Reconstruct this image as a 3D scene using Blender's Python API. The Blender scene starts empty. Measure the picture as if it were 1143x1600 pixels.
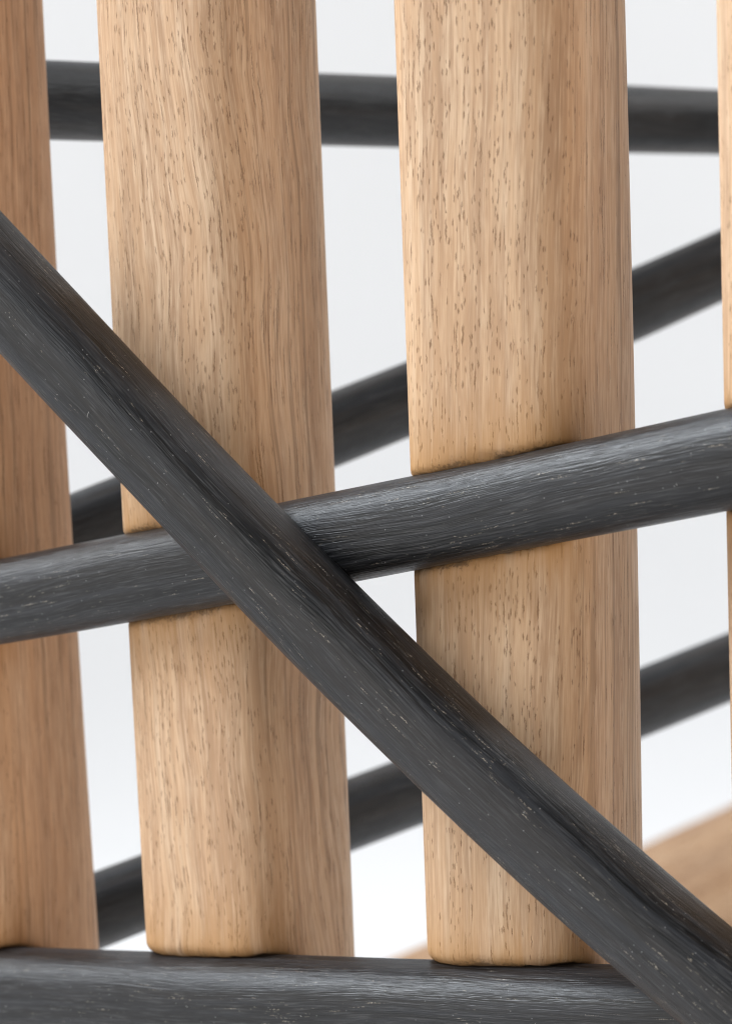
import bpy, math, random
import numpy as np
from mathutils import Matrix, Vector

# ------------------------------------------------------------------ camera
sc = bpy.context.scene
PITCH, ROLL = math.radians(11.4), math.radians(-2.09)
FPX, CX, CY = 4444.0, 571.5, 800.0            # focal length and centre in photo pixels (1143 x 1600)
CAM = np.array([0.0, 0.0, 0.300])             # metres; floor at z = 0
cam_d = bpy.data.cameras.new('camera')
cam = bpy.data.objects.new('camera', cam_d)
sc.collection.objects.link(cam)
sc.camera = cam
RM = Matrix.Rotation(math.pi / 2 - PITCH, 4, 'X') @ Matrix.Rotation(ROLL, 4, 'Z')
cam.matrix_world = Matrix.Translation(CAM) @ RM
cam_d.sensor_fit = 'VERTICAL'
cam_d.sensor_height = 36.0
cam_d.lens = 36.0 * FPX / 1600.0
cam_d.clip_start, cam_d.clip_end = 0.01, 50.0
cam_d.dof.use_dof = True
cam_d.dof.focus_distance = 0.331
cam_d.dof.aperture_fstop = 34.0

# ------------------------------------------------------------------ studio light
w = bpy.data.worlds.new('World')
sc.world = w
w.use_nodes = True
bg = w.node_tree.nodes['Background']
bg.inputs[0].default_value = (0.96, 0.98, 1.0, 1)
bg.inputs[1].default_value = 0.11


def area(name, loc, target, sx, sy, power, col):
    d = bpy.data.lights.new(name, 'AREA')
    d.shape = 'RECTANGLE'
    d.size, d.size_y, d.energy, d.color = sx, sy, power, col
    o = bpy.data.objects.new(name, d)
    sc.collection.objects.link(o)
    o.location = loc
    o.rotation_euler = (Vector(target) - Vector(loc)).to_track_quat('-Z', 'Y').to_euler()
    return o


area('key_softbox', (-0.95, -0.22, 0.34), (0.0, 0.36, 0.24), 1.2, 1.0, 8.2, (1.0, 0.975, 0.945))
area('overhead_softbox', (0.7, 1.00, 1.60), (0.2, 0.60, 0.0), 0.9, 0.9, 3.0, (0.98, 0.99, 1.0))
ul = area('upper_left_softbox', (-0.62, 0.38, 0.98), (0.0, 0.36, 0.24), 0.5, 0.45, 3.0, (0.88, 0.94, 1.0))
ul.data.spread = math.radians(70)                # beam narrowed, added to keep its spill off the floor
area('fill_softbox', (0.82, -0.68, 0.26), (0.0, 0.36, 0.24), 0.9, 0.8, 8.6, (1.0, 0.90, 0.80))
area('backdrop_lamp_a', (-1.5, 1.2, 1.2), (0.1, 2.0, 0.40), 0.7, 0.9, 20.5, (0.96, 0.98, 1.0))
area('backdrop_lamp_b', (1.6, 1.2, 1.2), (0.1, 2.0, 0.40), 0.7, 0.9, 20.5, (0.96, 0.98, 1.0))

sc.view_settings.view_transform = 'Standard'
sc.view_settings.look = 'None'
sc.view_settings.exposure = 0.0
sc.view_settings.gamma = 1.0
sc.render.engine = 'CYCLES'
sc.cycles.max_bounces = 5
sc.cycles.diffuse_bounces = 3
sc.cycles.glossy_bounces = 3
sc.cycles.use_denoising = True
sc.cycles.filter_width = 1.1

# ------------------------------------------------------------------ pixel helpers
R3 = np.array(RM.to_3x3())


def ray(px, py):
    return R3 @ np.array([(px - CX) / FPX, -(py - CY) / FPX, -1.0])


def at_y(px, py, y):
    """point of the pixel's ray on the upright plane Y = y"""
    d = ray(px, py)
    return CAM + d * ((y - CAM[1]) / d[1])


def at_z(px, py, z):
    d = ray(px, py)
    return CAM + d * ((z - CAM[2]) / d[2])


def project(p):
    q = R3.T @ (np.asarray(p) - CAM)
    return CX + FPX * q[0] / -q[2], CY - FPX * q[1] / -q[2]


# ------------------------------------------------------------------ node helper
class NT:
    def __init__(self, name):
        self.m = bpy.data.materials.new(name)
        self.m.use_nodes = True
        self.t = self.m.node_tree
        self.t.nodes.clear()
        self.out = self.t.nodes.new('ShaderNodeOutputMaterial')
        self.b = self.t.nodes.new('ShaderNodeBsdfPrincipled')
        self.t.links.new(self.b.outputs[0], self.out.inputs[0])

    def set(self, sock, v):
        if hasattr(v, 'is_output'):
            self.t.links.new(v, sock)
        else:
            sock.default_value = v

    def math(self, op, a, b=0.0, c=0.0, clamp=False):
        n = self.t.nodes.new('ShaderNodeMath')
        n.operation = op
        n.use_clamp = clamp
        for i, v in enumerate((a, b, c)):
            self.set(n.inputs[i], v)
        return n.outputs[0]

    def vec(self, x, y, z=0.0):
        n = self.t.nodes.new('ShaderNodeCombineXYZ')
        for i, v in enumerate((x, y, z)):
            self.set(n.inputs[i], v)
        return n.outputs[0]

    def noise(self, v, scale=1.0, detail=2.0, rough=0.5, dist=0.0, dims='2D'):
        n = self.t.nodes.new('ShaderNodeTexNoise')
        n.noise_dimensions = dims
        self.set(n.inputs['Vector'], v)
        n.inputs['Scale'].default_value = scale
        n.inputs['Detail'].default_value = detail
        n.inputs['Roughness'].default_value = rough
        n.inputs['Distortion'].default_value = dist
        return n.outputs[0]

    def voro(self, v, rnd=1.0):
        n = self.t.nodes.new('ShaderNodeTexVoronoi')
        n.voronoi_dimensions = '2D'
        self.set(n.inputs['Vector'], v)
        n.inputs['Scale'].default_value = 1.0
        n.inputs['Randomness'].default_value = rnd
        s = self.t.nodes.new('ShaderNodeSeparateColor')
        self.t.links.new(n.outputs['Color'], s.inputs[0])
        return n.outputs['Distance'], s.outputs[0], s.outputs[1]

    def ramp(self, v, a, b, lo=0.0, hi=1.0, smooth=True):
        n = self.t.nodes.new('ShaderNodeMapRange')
        n.interpolation_type = 'SMOOTHSTEP' if smooth else 'LINEAR'
        self.set(n.inputs[0], v)
        for i, x in enumerate((a, b, lo, hi)):
            self.set(n.inputs[i + 1], x)
        return n.outputs[0]

    def mix(self, f, a, b, mode='MIX'):
        n = self.t.nodes.new('ShaderNodeMix')
        n.data_type = 'RGBA'
        n.blend_type = mode
        self.set(n.inputs[0], f)
        for s, v in ((n.inputs[6], a), (n.inputs[7], b)):
            self.set(s, v if hasattr(v, 'is_output') else (*v, 1.0))
        return n.outputs[2]

    def attr(self, name):
        n = self.t.nodes.new('ShaderNodeAttribute')
        n.attribute_name = name
        return n.outputs['Fac']

    def bump(self, h, dist, strength=1.0, prev=None):
        n = self.t.nodes.new('ShaderNodeBump')
        n.inputs['Strength'].default_value = strength
        n.inputs['Distance'].default_value = dist
        self.set(n.inputs['Height'], h)
        if prev is not None:
            self.set(n.inputs['Normal'], prev)
        return n.outputs[0]


def oak(name, light, dark, seed, slant=0.0, pore=1.0, rows=1.0, longp=1.0, wave=2.5, shortp=1.0):
    """pale oak; attributes gu / gv run round and along the piece in millimetres, face = 0 on the
    tangential face (short pores) and 1 on the radial one (long streaks)"""
    N = NT(name)
    M = N.math
    u0, v = N.attr('gu'), N.attr('gv')
    face = N.attr('face')
    inv = M('SUBTRACT', 1.0, face)
    # grain wanders and slants
    wob = N.noise(N.vec(M('MULTIPLY_ADD', u0, 0.05, seed), M('MULTIPLY', v, 0.024)), 1, 2)
    u = M('MULTIPLY_ADD', M('SUBTRACT', wob, 0.5), wave, u0)
    u = M('MULTIPLY_ADD', v, slant, u)

    def P(su, sv, k):
        return N.vec(M('MULTIPLY_ADD', u, su, seed * 1.7 + k * 31.3), M('MULTIPLY_ADD', v, sv, seed * 3.1 + k * 7.7))
    broad = N.noise(P(0.20, 0.012, 1), 1, 3, 0.55)
    streak = N.noise(P(1.5, 0.022, 3), 1, 3, 0.65)
    fibre = N.noise(P(3.4, 0.13, 4), 1, 2, 0.75)
    mott = N.noise(P(0.9, 0.22, 5), 1, 3, 0.65)
    t = M('MULTIPLY_ADD', broad, 0.55, M('MULTIPLY', streak, 0.50))
    t = M('MULTIPLY_ADD', fibre, 0.75, t)
    t = M('MULTIPLY_ADD', mott, 0.22, t)
    t = N.ramp(t, 0.80, 1.17, 0, 1.1, False)
    col = N.mix(t, light, dark)
    # warm and cool drift
    hue = N.ramp(N.noise(P(0.6, 0.03, 7), 1, 3, 0.6), 0.36, 0.66)
    col = N.mix(M('MULTIPLY', hue, 0.45), col, (light[0] * .93, light[1] * .82, light[2] * .71), 'MIX')
    # dark growth lines, mostly on the radial face
    rs = N.ramp(N.noise(P(1.15, 0.012, 6), 1, 3, 0.6), 0.56, 0.68)
    col = N.mix(M('MULTIPLY', M('MULTIPLY', rs, M('MULTIPLY_ADD', face, 0.75, 0.25)), 0.62), col, [c * 0.62 for c in dark])
    # pores
    jit = N.noise(P(3.0, 2.0, 8), 1, 2, 0.6)
    ju = M('MULTIPLY_ADD', M('SUBTRACT', jit, 0.5), 0.30, u)

    def pores(su, sv, off, w1, dens):
        d, r, g = N.voro(N.vec(M('MULTIPLY_ADD', ju, su, off), M('MULTIPLY', v, sv)))
        thr = M('MULTIPLY', M('MULTIPLY_ADD', g, 0.75, 0.45), w1)
        m = N.ramp(M('DIVIDE', d, thr), 0.35, 1.0, 1.0, 0.0)
        keep = N.ramp(M('SUBTRACT', dens, r), 0.0, 0.12)
        return M('MULTIPLY', m, keep)
    row = N.ramp(N.noise(P(0.75, 0.006, 9), 1, 1, 0.5), 0.36, 0.60)
    clump = N.noise(P(0.32, 0.05, 10), 1, 2, 0.5)
    d1 = M('MULTIPLY', M('MULTIPLY', M('MULTIPLY_ADD', row, 0.85 * rows, 1.0 - 0.85 * rows), N.ramp(clump, 0.28, 0.58, 0.15, 1.0)), M('MULTIPLY_ADD', inv, 0.80, 0.20))
    p1 = pores(2.4, 0.42, 0.0, 0.255, M('MULTIPLY', d1, 1.2 * shortp))
    d2 = M('MULTIPLY', M('MULTIPLY_ADD', row, 0.40, 0.12), longp)
    p2 = pores(1.7, 0.115, 40.0, 0.19, d2)
    d3 = M('MULTIPLY', M('MULTIPLY_ADD', M('MULTIPLY', row, face), 0.80, 0.12), longp)
    p3 = pores(1.5, 0.034, 80.0, 0.15, d3)
    pf = M('MAXIMUM', M('MULTIPLY', p1, 0.80 * pore), M('MAXIMUM', M('MULTIPLY', p2, 0.70 * pore), M('MULTIPLY', p3, 0.85 * pore)))
    pf = M('MULTIPLY', pf, M('MULTIPLY_ADD', fibre, 0.8, 0.45), clamp=True)
    col = N.mix(pf, col, [dark[0] * 0.40, dark[1] * 0.33, dark[2] * 0.25])
    # dye that crept out of the joints
    stain, burn = N.attr('stain'), N.attr('burn')
    st = M('MULTIPLY', stain, N.ramp(clump, 0.26, 0.52, 0.25, 1.0), clamp=True)
    col = N.mix(M('MULTIPLY', st, 0.85), col, (light[0] * .70, light[1] * .50, light[2] * .25))
    bn = N.noise(N.vec(M('MULTIPLY_ADD', u0, 2.6, seed), M('MULTIPLY', v, 2.0)), 1, 3, 0.7)
    bn2 = N.noise(N.vec(M('MULTIPLY_ADD', u0, 0.22, seed + 9.0), M('MULTIPLY', v, 0.10)), 1, 1, 0.5)
    bb = M('MULTIPLY_ADD', burn, 1.05, M('MULTIPLY', M('SUBTRACT', bn, 0.5), 1.5))
    bb = M('MULTIPLY_ADD', M('SUBTRACT', bn2, 0.5), 1.3, bb)
    bb = M('MULTIPLY', N.ramp(bb, 0.50, 1.05), N.ramp(burn, 0.05, 0.35), clamp=True)
    bb = M('MAXIMUM', M('MULTIPLY', bb, 0.62), N.ramp(burn, 0.60, 0.95, 0.0, 0.88))
    col = N.mix(bb, col, (0.070, 0.045, 0.026))
    N.set(N.b.inputs['Base Color'], col)
    N.set(N.b.inputs['Roughness'], M('MULTIPLY_ADD', fibre, 0.22, 0.50))
    N.b.inputs['Specular IOR Level'].default_value = 0.30
    h = M('SUBTRACT', M('MULTIPLY', fibre, 0.35), pf)
    N.set(N.b.inputs['Normal'], N.bump(h, 0.00012, 0.8))
    return N.m


def black_oak(name, seed, brown=0.4, fleck=1.0, tone=1.0):
    """oak stained black, worn pale along the open grain"""
    N = NT(name)
    M = N.math
    u0, v = N.attr('gu'), N.attr('gv')
    wob = N.noise(N.vec(M('MULTIPLY_ADD', u0, 0.08, seed), M('MULTIPLY', v, 0.03)), 1, 2)
    u = M('MULTIPLY_ADD', M('SUBTRACT', wob, 0.5), 2.0, u0)

    def P(su, sv, k):
        return N.vec(M('MULTIPLY_ADD', u, su, seed * 1.9 + k * 31.3), M('MULTIPLY_ADD', v, sv, seed * 3.7 + k * 7.7))
    broad = N.noise(P(0.42, 0.018, 1), 1, 3, 0.6)
    streak = N.noise(P(1.5, 0.040, 2), 1, 3, 0.7)
    fibre = N.noise(P(4.0, 0.16, 3), 1, 2, 0.75)
    t = M('MULTIPLY_ADD', broad, 0.55, M('MULTIPLY', streak, 0.45))
    col = N.mix(N.ramp(t, 0.40, 0.62), [c * tone for c in (0.0016, 0.0018, 0.0023)], [c * tone for c in (0.0150, 0.0160, 0.0190)])
    br = N.ramp(N.noise(P(0.25, 0.014, 5), 1, 2, 0.6), 0.44, 0.62)
    col = N.mix(M('MULTIPLY', br, brown), col, [c * tone for c in (0.017, 0.0125, 0.0100)])
    col = N.mix(M('MULTIPLY', N.ramp(fibre, 0.50, 0.74), 0.70), col, [c * tone for c in (0.045, 0.045, 0.047)])
    # pale worn grain lines, broken up
    jit = N.noise(P(3.2, 2.2, 6), 1, 2, 0.7)
    ju = M('MULTIPLY_ADD', M('SUBTRACT', jit, 0.5), 0.45, u)
    patch = N.ramp(N.noise(P(0.34, 0.045, 7), 1, 2, 0.6), 0.46, 0.66)

    def dashes(su, sv, off, w1, dens):
        d, r, g = N.voro(N.vec(M('MULTIPLY_ADD', ju, su, off), M('MULTIPLY', v, sv)))
        thr = M('MULTIPLY', M('MULTIPLY_ADD', g, 0.8, 0.4), w1)
        m = N.ramp(M('DIVIDE', d, thr), 0.25, 1.0, 1.0, 0.0)
        return M('MULTIPLY', m, N.ramp(M('SUBTRACT', dens, r), 0.0, 0.1))
    brk = N.ramp(jit, 0.42, 0.60)
    f1 = dashes(2.4, 0.10, 0.0, 0.17, M('MULTIPLY_ADD', patch, 0.70, 0.08))
    f2 = dashes(3.0, 0.40, 50.0, 0.20, M('MULTIPLY_ADD', patch, 0.50, 0.08))
    fl = M('MULTIPLY', M('MAXIMUM', M('MULTIPLY', f1, 0.85), M('MULTIPLY', f2, 0.50)), brk)
    fl = M('MULTIPLY', fl, fleck, clamp=True)
    col = N.mix(fl, col, (0.27, 0.235, 0.19))
    # dust specks
    ds, r3, g3 = N.voro(N.vec(M('MULTIPLY_ADD', u0, 1.3, 20.0), M('MULTIPLY', v, 1.1)))
    sp = M('MULTIPLY', N.ramp(ds, 0.02, 0.14, 1.0, 0.0), N.ramp(r3, 0.90, 1.0))
    col = N.mix(M('MULTIPLY', sp, 0.6 * fleck), col, (0.26, 0.26, 0.26))
    N.set(N.b.inputs['Base Color'], col)
    rg = M('MULTIPLY_ADD', streak, 0.30, M('MULTIPLY', broad, 0.24))
    N.set(N.b.inputs['Roughness'], M('ADD', 0.15, rg, clamp=True))
    N.b.inputs['Specular IOR Level'].default_value = 0.42
    h = M('MULTIPLY_ADD', fibre, 0.55, M('MULTIPLY', streak, 0.6))
    N.set(N.b.inputs['Normal'], N.bump(h, 0.00017, 0.9))
    return N.m


# ------------------------------------------------------------------ mesh helpers
def link(name, me, mat, parent=None):
    o = bpy.data.objects.new(name, me)
    me.materials.append(mat)
    sc.collection.objects.link(o)
    o.parent = parent
    return o


def ring_mesh(name, P, attrs, caps=True):
    """P: (levels, around, 3); attrs: name -> (levels, around) float values"""
    L, A, _ = P.shape
    idx = np.arange(L * A).reshape(L, A)
    a, b = idx[:-1], idx[1:]
    q = np.stack([a, np.roll(a, -1, 1), np.roll(b, -1, 1), b], -1).reshape(-1, 4)
    faces = q.tolist()
    if caps:
        faces.append(idx[0][::-1].tolist())
        faces.append(idx[-1].tolist())
    me = bpy.data.meshes.new(name)
    me.from_pydata(P.reshape(-1, 3).tolist(), [], faces)
    for k, val in attrs.items():
        at = me.attributes.new(k, 'FLOAT', 'POINT')
        at.data.foreach_set('value', np.asarray(val, dtype=np.float32).reshape(-1))
    me.polygons.foreach_set('use_smooth', [True] * len(me.polygons))
    me.update()
    return me


def superellipse(n, k):
    th = np.linspace(0, 2 * np.pi, k, endpoint=False)
    c, s = np.cos(th), np.sin(th)
    return np.sign(c) * np.abs(c) ** (2 / n), np.sign(s) * np.abs(s) ** (2 / n)


def resample(pts, step):
    """smooth curve through the points, even steps, straight run-outs"""
    pts = np.asarray(pts, float)
    s = np.concatenate([[0], np.cumsum(np.linalg.norm(np.diff(pts, axis=0), axis=1))])
    deg = min(3, len(pts) - 1)
    cf = [np.polyfit(s, pts[:, i], deg) for i in range(3)]
    n = int(s[-1] / step) + 2
    ss = np.linspace(0, s[-1], n)
    return np.stack([np.polyval(c, ss) for c in cf], 1)


def extend(line, a, b):
    t0 = line[0] - line[3]
    t0 /= np.linalg.norm(t0)
    t1 = line[-1] - line[-4]
    t1 /= np.linalg.norm(t1)
    st = np.linalg.norm(line[1] - line[0])
    pre = [line[0] + t0 * st * i for i in range(int(a / st), 0, -1)]
    post = [line[-1] + t1 * st * i for i in range(1, int(b / st) + 1)]
    parts = [p for p in (np.array(pre), line, np.array(post)) if len(p)]
    return np.concatenate(parts)


def tube(name, line, rad, mat, parent, n=2.5, around=56, turn=0.0, squash=1.0, seed=0, inward=(0.0, 1.0, 0.0)):
    """rod of rounded section along a centre line"""
    rng = np.random.default_rng(seed)
    T = np.gradient(line, axis=0)
    T /= np.linalg.norm(T, axis=1)[:, None]
    F = np.array(inward)
    S = np.cross(T, F)
    S /= np.linalg.norm(S, axis=1)[:, None]
    B = np.cross(S, T)                      # away from the camera
    sx, sy = superellipse(n, around)
    ca, sa = math.cos(turn), math.sin(turn)
    ex, ey = sx * ca - sy * sa, sx * sa + sy * ca
    ln = np.concatenate([[0], np.cumsum(np.linalg.norm(np.diff(line, axis=0), axis=1))]) * 1000
    # hand-shaped unevenness of a few hundredths
    ph = rng.uniform(0, 6.28, 6)
    wv = 1 + 0.008 * np.sin(ln / 17 + ph[0]) + 0.006 * np.sin(ln / 7.3 + ph[1])
    L = len(line)
    R = np.full(L, rad) * wv
    e = 5                                    # rounded ends
    for i in range(e):
        f = math.sqrt(1 - (1 - (i + .25) / e) ** 2)
        R[i] *= f
        R[L - 1 - i] *= f
    P = line[:, None, :] + R[:, None, None] * (B[:, None, :] * ex[None, :, None] + S[:, None, :] * ey[None, :, None] * squash)
    per = np.concatenate([[0], np.cumsum(np.hypot(np.diff(sx), np.diff(sy)))]) * rad * 1000
    gu = np.tile(per, (L, 1))
    gv = np.tile(ln[:, None], (1, around))
    me = ring_mesh(name, P, {'gu': gu, 'gv': gv})
    o = link(name, me, mat, parent)
    return o


# ------------------------------------------------------------------ backdrop sweep
def build_backdrop():
    N = NT('white_paper')
    nz = N.t.nodes.new('ShaderNodeTexCoord')
    n = N.noise(nz.outputs['Object'], 9.0, 4, dims='3D')
    N.set(N.b.inputs['Base Color'], N.mix(n, (0.82, 0.82, 0.825), (0.84, 0.84, 0.845)))
    N.b.inputs['Roughness'].default_value = 0.9
    prof = [(0.05, 0.0), (1.6, 0.0)]
    for k in range(1, 17):
        a = math.pi / 2 * k / 16
        prof.append((1.6 + 0.7 * math.sin(a), 0.7 * (1 - math.cos(a))))
    prof.append((2.3, 2.4))
    vs, fs = [], []
    xs = np.linspace(-2.2, 2.2, 9)
    for (y, z) in prof:
        for x in xs:
            vs.append((x, y, z))
    for i in range(len(prof) - 1):
        for j in range(8):
            a = i * 9 + j
            fs.append((a, a + 1, a + 10, a + 9))
    me = bpy.data.meshes.new('backdrop')
    me.from_pydata(vs, [], fs)
    me.polygons.foreach_set('use_smooth', [True] * len(me.polygons))
    o = link('backdrop', me, N.m)
    o['kind'] = 'structure'
    o['label'] = 'plain white seamless studio backdrop and floor'


build_backdrop()

# ------------------------------------------------------------------ the slatted frame
frame = bpy.data.objects.new('slatted_frame', None)
sc.collection.objects.link(frame)
frame.location = (0, 0, 0)
frame.empty_display_size = 0.05
frame['label'] = 'oak furniture frame of pale upright slats crossed by black stained rods'
frame['category'] = 'furniture'

# measured outlines of the slats (photo pixels), the turn of each front face and its distance
SLATS = [
    dict(a=39.0, y=0.3755, w=None, L=None,
         R=[(65, 0), (83.5, 300), (90, 423), (105, 700), (114, 852), (127, 1100), (134, 1200), (156, 1482)]),
    dict(a=35.0, y=0.3520, w=None,
         L=[(152, 0), (165, 300), (175.3, 515), (188, 756), (192.5, 829), (202.5, 973), (208, 1100), (215, 1200), (221, 1331), (226, 1449)],
         R=[(493, 0), (513, 500), (523, 765), (540, 1150), (554, 1496)]),
    dict(a=30.0, y=0.3285, w=None,
         L=[(615, 0), (633, 500), (637.5, 681), (641, 739), (648, 890), (657, 1234), (663, 1347), (667, 1470)],
         R=[(975, 0), (985, 320), (991, 669), (994, 823), (1001, 1160), (1002.6, 1329)]),
    dict(a=27.0, y=0.3075, w=None,
         L=[(1120, 0), (1125, 320), (1126, 464), (1130, 556), (1133.5, 634), (1136, 797), (1138, 996), (1142, 1160)], R=None),
]
NSUP = 4.0
ux, uy = superellipse(NSUP, 72)


def section(a):
    """unit section turned so that the front face looks to the camera's left by a degrees"""
    a = math.radians(a)
    nrm = np.array([-math.sin(a), -math.cos(a)])       # out of the front face
    tan = np.array([math.cos(a), -math.sin(a)])        # along the front face, to the right
    # start the section at the rear so that the seam is out of sight
    pts = 0.5 * (tan[None] * uy[:, None] - nrm[None] * ux[:, None])
    return pts, nrm, tan


def edge_fit(lst, y):
    p = np.array([at_y(px, py, y) for px, py in lst])
    return np.polyfit(p[:, 2], p[:, 0], 2 if len(lst) > 3 else 1)


W0 = 0.0210
info = []
for s in SLATS:
    pts, nrm, tan = section(s['a'])
    iL, iR = pts[:, 0].argmin(), pts[:, 0].argmax()
    yL, yR = s['y'] + pts[iL, 1] * W0, s['y'] + pts[iR, 1] * W0
    s['fL'] = edge_fit(s['L'], yL) if s['L'] else None
    s['fR'] = edge_fit(s['R'], yR) if s['R'] else None
    s['sec'], s['nrm'], s['tan'] = pts, nrm, tan
    s['ext'] = pts[iR, 0] - pts[iL, 0]
    s['xl'], s['xr'] = pts[iL, 0], pts[iR, 0]


def slat_xw(s, z):
    """centre x and width of a slat at height z"""
    zc = np.clip(z, 0.155, 0.315)
    if s['fL'] is not None and s['fR'] is not None:
        xl, xr = np.polyval(s['fL'], zc), np.polyval(s['fR'], zc)
        wd = (xr - xl) / s['ext']
        return xl - s['xl'] * wd, wd
    wd = W0 + 0.0 * zc
    if s['fL'] is not None:
        return np.polyval(s['fL'], zc) - s['xl'] * wd, wd
    return np.polyval(s['fR'], zc) - s['xr'] * wd, wd


for s in SLATS:
    print('slat width mm', [round(float(slat_xw(s, z)[1]) * 1000, 2) for z in (0.17, 0.23, 0.29)],
          'x', [round(float(slat_xw(s, z)[0]) * 1000, 1) for z in (0.17, 0.23, 0.29)])

ROD = 0.00540
INW = (math.sin(math.radians(33)), math.cos(math.radians(33)), 0.0)


def front_anchor(s, py, off, k=0.0):
    """point of the rod axis in front of a slat at photo row py"""
    z = 0.23
    for _ in range(6):
        x, wd = slat_xw(s, z)
        c = np.array([x, s['y']]) + s['nrm'] * (wd * 0.5 + off) + s['tan'] * k * wd
        d = R3.T @ (np.array([c[0], c[1], z]) - CAM)
        p = project((c[0], c[1], z))
        z += (p[1] - py(p[0])) * (-d[2]) / FPX
    return np.array([c[0], c[1], z])


def poly(lst, deg=2):
    lst = np.array(lst)
    cf = np.polyfit(lst[:, 0], lst[:, 1], deg)
    return lambda x: float(np.polyval(cf, x))


# crossing rod, let into the fronts of the slats
mid_top = [(0, 873), (60, 862), (199, 832), (253, 823), (440, 788), (480, 779.5), (523, 765), (643, 740), (780, 713), (843, 704.5), (991, 672), (1143, 639)]
mid_bot = [(0, 1007), (60, 998), (203, 972), (360, 945), (619, 899), (647, 891), (780, 867), (843, 852), (994, 823), (1134, 797)]
mt, mb = poly(mid_top, 2), poly(mid_bot, 2)
mid_y = lambda x: 0.5 * (mt(x) + mb(x))
mid_pts = [front_anchor(s, mid_y, -0.0010, k) for s in SLATS for k in (-0.3, 0.3)]
mid_line = extend(resample(mid_pts, 0.0006), 0.030, 0.035)

# bottom rod
bot_top = [(0, 1478), (100, 1482), (235, 1486), (500, 1496), (668, 1500), (843, 1504.5), (964, 1510)]
bt = poly(bot_top, 1)
bot_y = lambda x: bt(x) + 0.5 * (mb(x) - mt(x)) * 0.985
bot_pts = [front_anchor(s, bot_y, -0.0010, k) for s in SLATS for k in (-0.3, 0.3)]
bot_line = extend(resample(bot_pts, 0.0006), 0.030, 0.035)

# diagonal rod, lapped over the crossing rod
du = np.array([(0, 334), (89, 423), (174.5, 518), (281, 632), (435, 785), (571, 927), (706, 1060), (853.5, 1200), (935, 1273.5), (1002, 1330), (1079, 1399.5), (1143, 1452)])
dl = np.array([(0, 548), (102, 663.5), (141, 700), (188, 756), (253, 821), (296, 868), (360, 931), (480, 1067), (571, 1147), (656, 1231), (800, 1366.5), (843, 1407), (953, 1502), (1066, 1600)])
q = math.sqrt(0.5)
fu = np.polyfit((du[:, 0] + du[:, 1]) * q, (du[:, 1] - du[:, 0]) * q, 3)
fl_ = np.polyfit((dl[:, 0] + dl[:, 1]) * q, (dl[:, 1] - dl[:, 0]) * q, 3)
ymid = np.polyfit([project(p)[0] for p in mid_pts], [p[1] for p in mid_pts], 1)
diag_pts, diag_r = [], []
for sv in np.linspace(250, 1880, 9):
    tu, tl = np.polyval(fu, sv), np.polyval(fl_, sv)
    tm = 0.5 * (tu + tl)
    px, py = (sv - tm) * q, (sv + tm) * q
    yy = np.polyval(ymid, px) - 0.0132 + 0.0035 * (px - 500) / 600
    p = at_y(px, py, yy)
    dep = -(R3.T @ (p - CAM))[2]
    diag_r.append(0.5 * (tl - tu) * dep / FPX)
    diag_pts.append(p)
print('diag radius mm', np.round(np.array(diag_r) * 1000, 2))
DIAG_R = float(np.mean(diag_r)) / 1.05
diag_line = extend(resample(diag_pts, 0.0006), 0.030, 0.030)
for p in mid_pts[::2]:
    px = project(p)[0]
    print('mid radius mm', round(0.5 * (mb(px) - mt(px)) * 0.978 * -(R3.T @ (p - CAM))[2] / FPX * 1000, 2), 'Y', round(p[1] * 1000, 1))

M_black = [black_oak('black_stained_oak_diagonal', 3.1, 0.40, 1.2), black_oak('black_stained_oak_crossing', 8.4, 0.15, 1.2),
           black_oak('black_stained_oak_bottom', 14.7, 0.12, 1.0), black_oak('black_stained_oak_back', 21.3, 0.95, 0.12, 0.9)]


def polyline_dist(V, line):
    ln = line[::2]
    out = np.empty(len(V))
    for i in range(0, len(V), 4000):
        d = np.linalg.norm(V[i:i + 4000, None, :] - ln[None], axis=2)
        out[i:i + 4000] = d.min(1)
    return out


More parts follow.
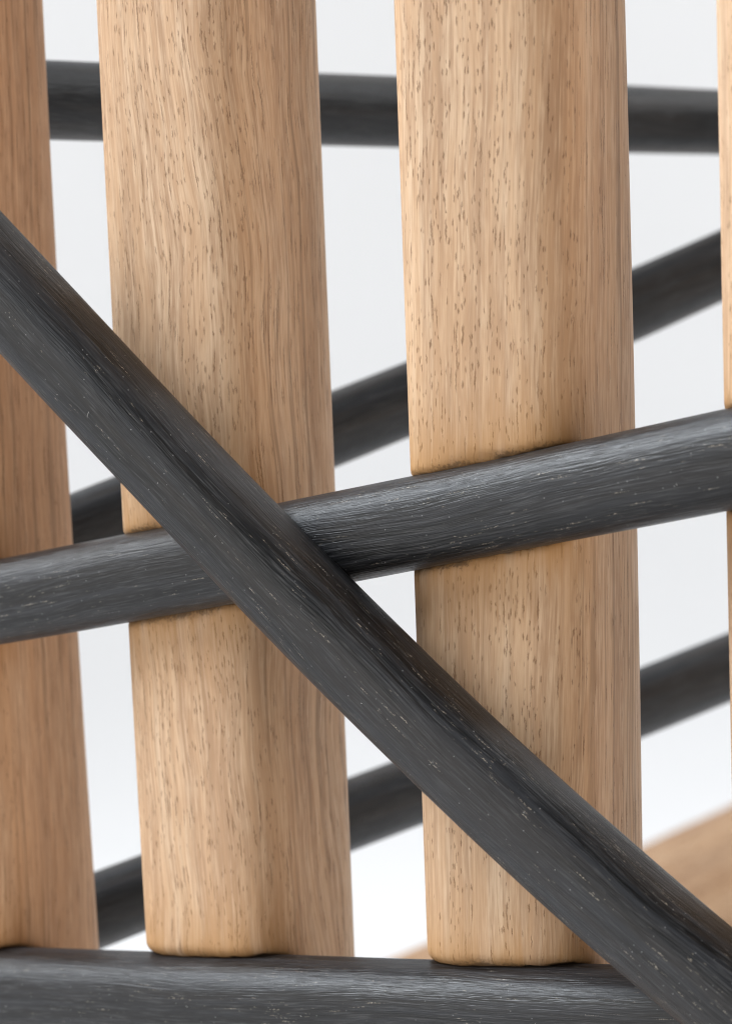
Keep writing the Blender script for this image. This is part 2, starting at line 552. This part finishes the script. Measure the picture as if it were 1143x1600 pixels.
def build_slat(i, s, mat):
    z0, z1 = 0.0, 0.350
    zs = np.concatenate([np.linspace(z0, 0.140, 30, endpoint=False), np.arange(0.140, 0.312, 0.00055), np.linspace(0.312, z1, 20)])
    X, Wd = slat_xw(s, zs)
    P = np.empty((len(zs), 72, 3))
    P[:, :, 0] = X[:, None] + s['sec'][None, :, 0] * Wd[:, None]
    P[:, :, 1] = s['y'] + s['sec'][None, :, 1] * Wd[:, None]
    P[:, :, 2] = zs[:, None]
    V = P.reshape(-1, 3)
    ax = np.stack([np.repeat(X, 72), np.full(len(V), s['y'])], 1)
    to = ax - V[:, :2]
    ln = np.linalg.norm(to, axis=1)
    stain = np.zeros(len(V))
    burn = np.zeros(len(V))
    for line, rr, re in ((mid_line, ROD, 0.0007), (bot_line, ROD, 0.0016)):
        d = polyline_dist(V, line)
        t = np.clip((rr + re - d) / re, 0, 1.0)
        e = re * (1 - np.sqrt(np.clip(1 - t * t, 0, 1)))
        e = np.where(d < rr, re + (rr - d) * 0.4, e)
        V[:, :2] += to / ln[:, None] * e[:, None]
        g = np.clip(d - rr, 0, None)
        # the side away from the joint stays clean
        frontness = np.clip(((V[:, :2] - ax) @ s['nrm']) / 0.010, 0, 1)
        stain = np.maximum(stain, np.exp(-g / 0.0050) * (0.25 + 0.75 * frontness))
        burn = np.maximum(burn, np.exp(-g / 0.0007) * (0.35 + 0.65 * frontness))
    P = V.reshape(len(zs), 72, 3)
    per = np.concatenate([[0], np.cumsum(np.linalg.norm(np.diff(s['sec'], axis=0), axis=1))]) * W0 * 1000
    gu = np.tile(per, (len(zs), 1)) + 131.0 * i
    gv = np.tile(zs[:, None] * 1000, (1, 72)) + 57.0 * i
    fr = (s['sec'] @ s['nrm'])
    face = 1 - np.clip((fr - 0.22) / 0.24, 0, 1)
    me = ring_mesh('slat', P, {'gu': gu, 'gv': gv, 'stain': stain, 'burn': burn, 'face': np.tile(face, (len(zs), 1))})
    return link('slat', me, mat, frame)


SLAT_MATS = [
    oak('oak_slat_tawny', (0.60, 0.385, 0.235), (0.41, 0.235, 0.130), 5.3, 0.02, 0.7, 0.6, 1.6),
    oak('oak_slat_wavy', (0.625, 0.450, 0.303), (0.41, 0.254, 0.150), 1.9, -0.03, 0.85, 0.3, 2.4, 4.5, 0.62),
    oak('oak_slat_straight', (0.615, 0.442, 0.295), (0.41, 0.257, 0.153), 9.2, 0.035, 0.95, 1.0, 1.2, 2.0, 0.9),
    oak('oak_slat_pale', (0.64, 0.460, 0.310), (0.46, 0.300, 0.190), 16.5, 0.02, 0.8),
]
for i, s in enumerate(SLATS):
    build_slat(i, s, SLAT_MATS[i])

o = tube('crossing_rod', mid_line, ROD, M_black[1], frame, n=2.8, inward=INW, seed=1)
o['label'] = 'black rod rising across the slat fronts'
o = tube('bottom_rod', bot_line, ROD, M_black[2], frame, n=2.8, inward=INW, seed=2)
o['label'] = 'level black rod that the slat fronts end on'
o = tube('diagonal_rod', diag_line, DIAG_R, M_black[0], frame, n=2.55, inward=INW, seed=3)
o['label'] = 'steep black rod lapped over the crossing rod'

# rods of the adjoining side, behind the slats: (centre pixel, distance)
BACK = [
    ([(115, 157.5), (330, 166), (560, 172), (800, 181), (1050, 188.5)], 0.402, 0.478),
    ([(145, 822), (330, 747), (578, 647.5), (800, 557), (1057, 446)], 0.402, 0.462),
    ([(188, 1409), (350, 1346), (585, 1259), (800, 1176), (1068, 1071)], 0.402, 0.466),
]
for k, (pts, ya, yb) in enumerate(BACK):
    p3 = []
    for (px, py) in pts:
        f = (px - 100) / 950.0
        p3.append(at_y(px, py, ya + (yb - ya) * f))
    line = extend(resample(p3, 0.001), 0.035, 0.040)
    tube('back_rod', line, 0.0054, M_black[3], frame, n=2.3, around=40, turn=0.2, seed=10 + k)

# ------------------------------------------------------------------ thick oak bar lying on the floor behind
BAR_R = 0.0175
A = at_z(640, 1486, 0.032)
B = at_z(1142, 1260, 0.032)
dirv = (B - A)
dirv /= np.linalg.norm(dirv)
side = np.array([dirv[1], -dirv[0], 0.0])


def bar_error(k):
    """how far the bar's upper outline lies from the measured one when shifted sideways by k"""
    e = 0.0
    c0 = np.array([A[0], A[1], BAR_R]) + side * k
    for (px, py) in ((640, 1486), (1003, 1326), (1142, 1260)):
        best = 1e9
        for t in np.linspace(-0.05, 0.35, 160):
            for th in np.linspace(0.2, 1.9, 18):
                q3 = c0 + dirv * t + BAR_R * (side * -math.cos(th) + np.array([0, 0, 1.0]) * math.sin(th))
                x, y = project(q3)
                if abs(x - px) < 4:
                    best = min(best, y)
        e += (best - py)
    return abs(e)


shift = min(np.linspace(-0.01, 0.03, 9), key=bar_error)
print('bar shift', shift, bar_error(shift))
A, B = A + side * shift - dirv * 0.05, B + side * shift + dirv * 0.22
A[2] = B[2] = BAR_R
line = np.array([A + (B - A) * t for t in np.linspace(0, 1, 120)])
bar_mat = oak('oak_bar', (0.58, 0.400, 0.255), (0.30, 0.160, 0.080), 27.0, 0.0, 0.6)
bar = tube('oak_bar', line, BAR_R, bar_mat, None, n=2.2, around=64, seed=30)
bar['label'] = 'thick rounded oak bar lying on the floor behind the slats, out of focus'
bar['category'] = 'wooden bar'

# ------------------------------------------------------------------ lint and dust hairs caught on the rods
def build_lint():
    rng = random.Random(11)
    vs, fs = [], []

    def hair(p, n, ln, r, curl):
        n = n / np.linalg.norm(n)
        t = np.cross(n, np.array([rng.uniform(-1, 1), rng.uniform(-1, 1), rng.uniform(-1, 1)]))
        t /= np.linalg.norm(t)
        b = np.cross(n, t)
        ang, q, base = 0.0, np.array(p, float) + n * r * 0.6, len(vs)
        k = 7
        for i in range(k):
            d = t * math.cos(ang) + b * math.sin(ang)
            sd = np.cross(n, d)
            lift = n * (0.12 * ln * math.sin(math.pi * i / (k - 1)))
            rr = r * (1.0 if 0 < i < k - 1 else 0.4)
            for (cs, cn) in ((1, 0), (-0.5, 0.87), (-0.5, -0.87)):
                vs.append(tuple(q + lift + sd * cs * rr + n * cn * rr))
            q = q + d * ln / (k - 1)
            ang += curl * rng.uniform(0.3, 1.0)
        for i in range(k - 1):
            for j in range(3):
                a, c = base + i * 3 + j, base + i * 3 + (j + 1) % 3
                fs.append((a, c, c + 3, a + 3))
    for line, rad, cnt in ((diag_line, DIAG_R, 30), (mid_line, ROD, 14), (bot_line, ROD, 22)):
        for _ in range(cnt):
            i = rng.randrange(60, len(line) - 60)
            T = line[i + 1] - line[i]
            T /= np.linalg.norm(T)
            F = np.array(INW)
            S = np.cross(T, F)
            S /= np.linalg.norm(S)
            Bv = np.cross(S, T)
            th = rng.uniform(-1.25, 1.25)
            n = -Bv * math.cos(th) + S * math.sin(th)
            hair(line[i] + n * rad * 1.02, n, rng.choice((0.0002, 0.0003, 0.0004, 0.0009)), rng.uniform(0.000020, 0.000032), rng.uniform(-0.9, 0.9))
    me = bpy.data.meshes.new('lint')
    me.from_pydata(vs, [], fs)
    N = NT('pale_lint')
    co = N.t.nodes.new('ShaderNodeTexCoord')
    N.set(N.b.inputs['Base Color'], N.mix(N.noise(co.outputs['Object'], 900.0, 1, dims='3D'), (0.20, 0.20, 0.195), (0.42, 0.41, 0.39)))
    N.b.inputs['Roughness'].default_value = 0.9
    o = link('lint', me, N.m, frame)
    o['kind'] = 'stuff'


build_lint()
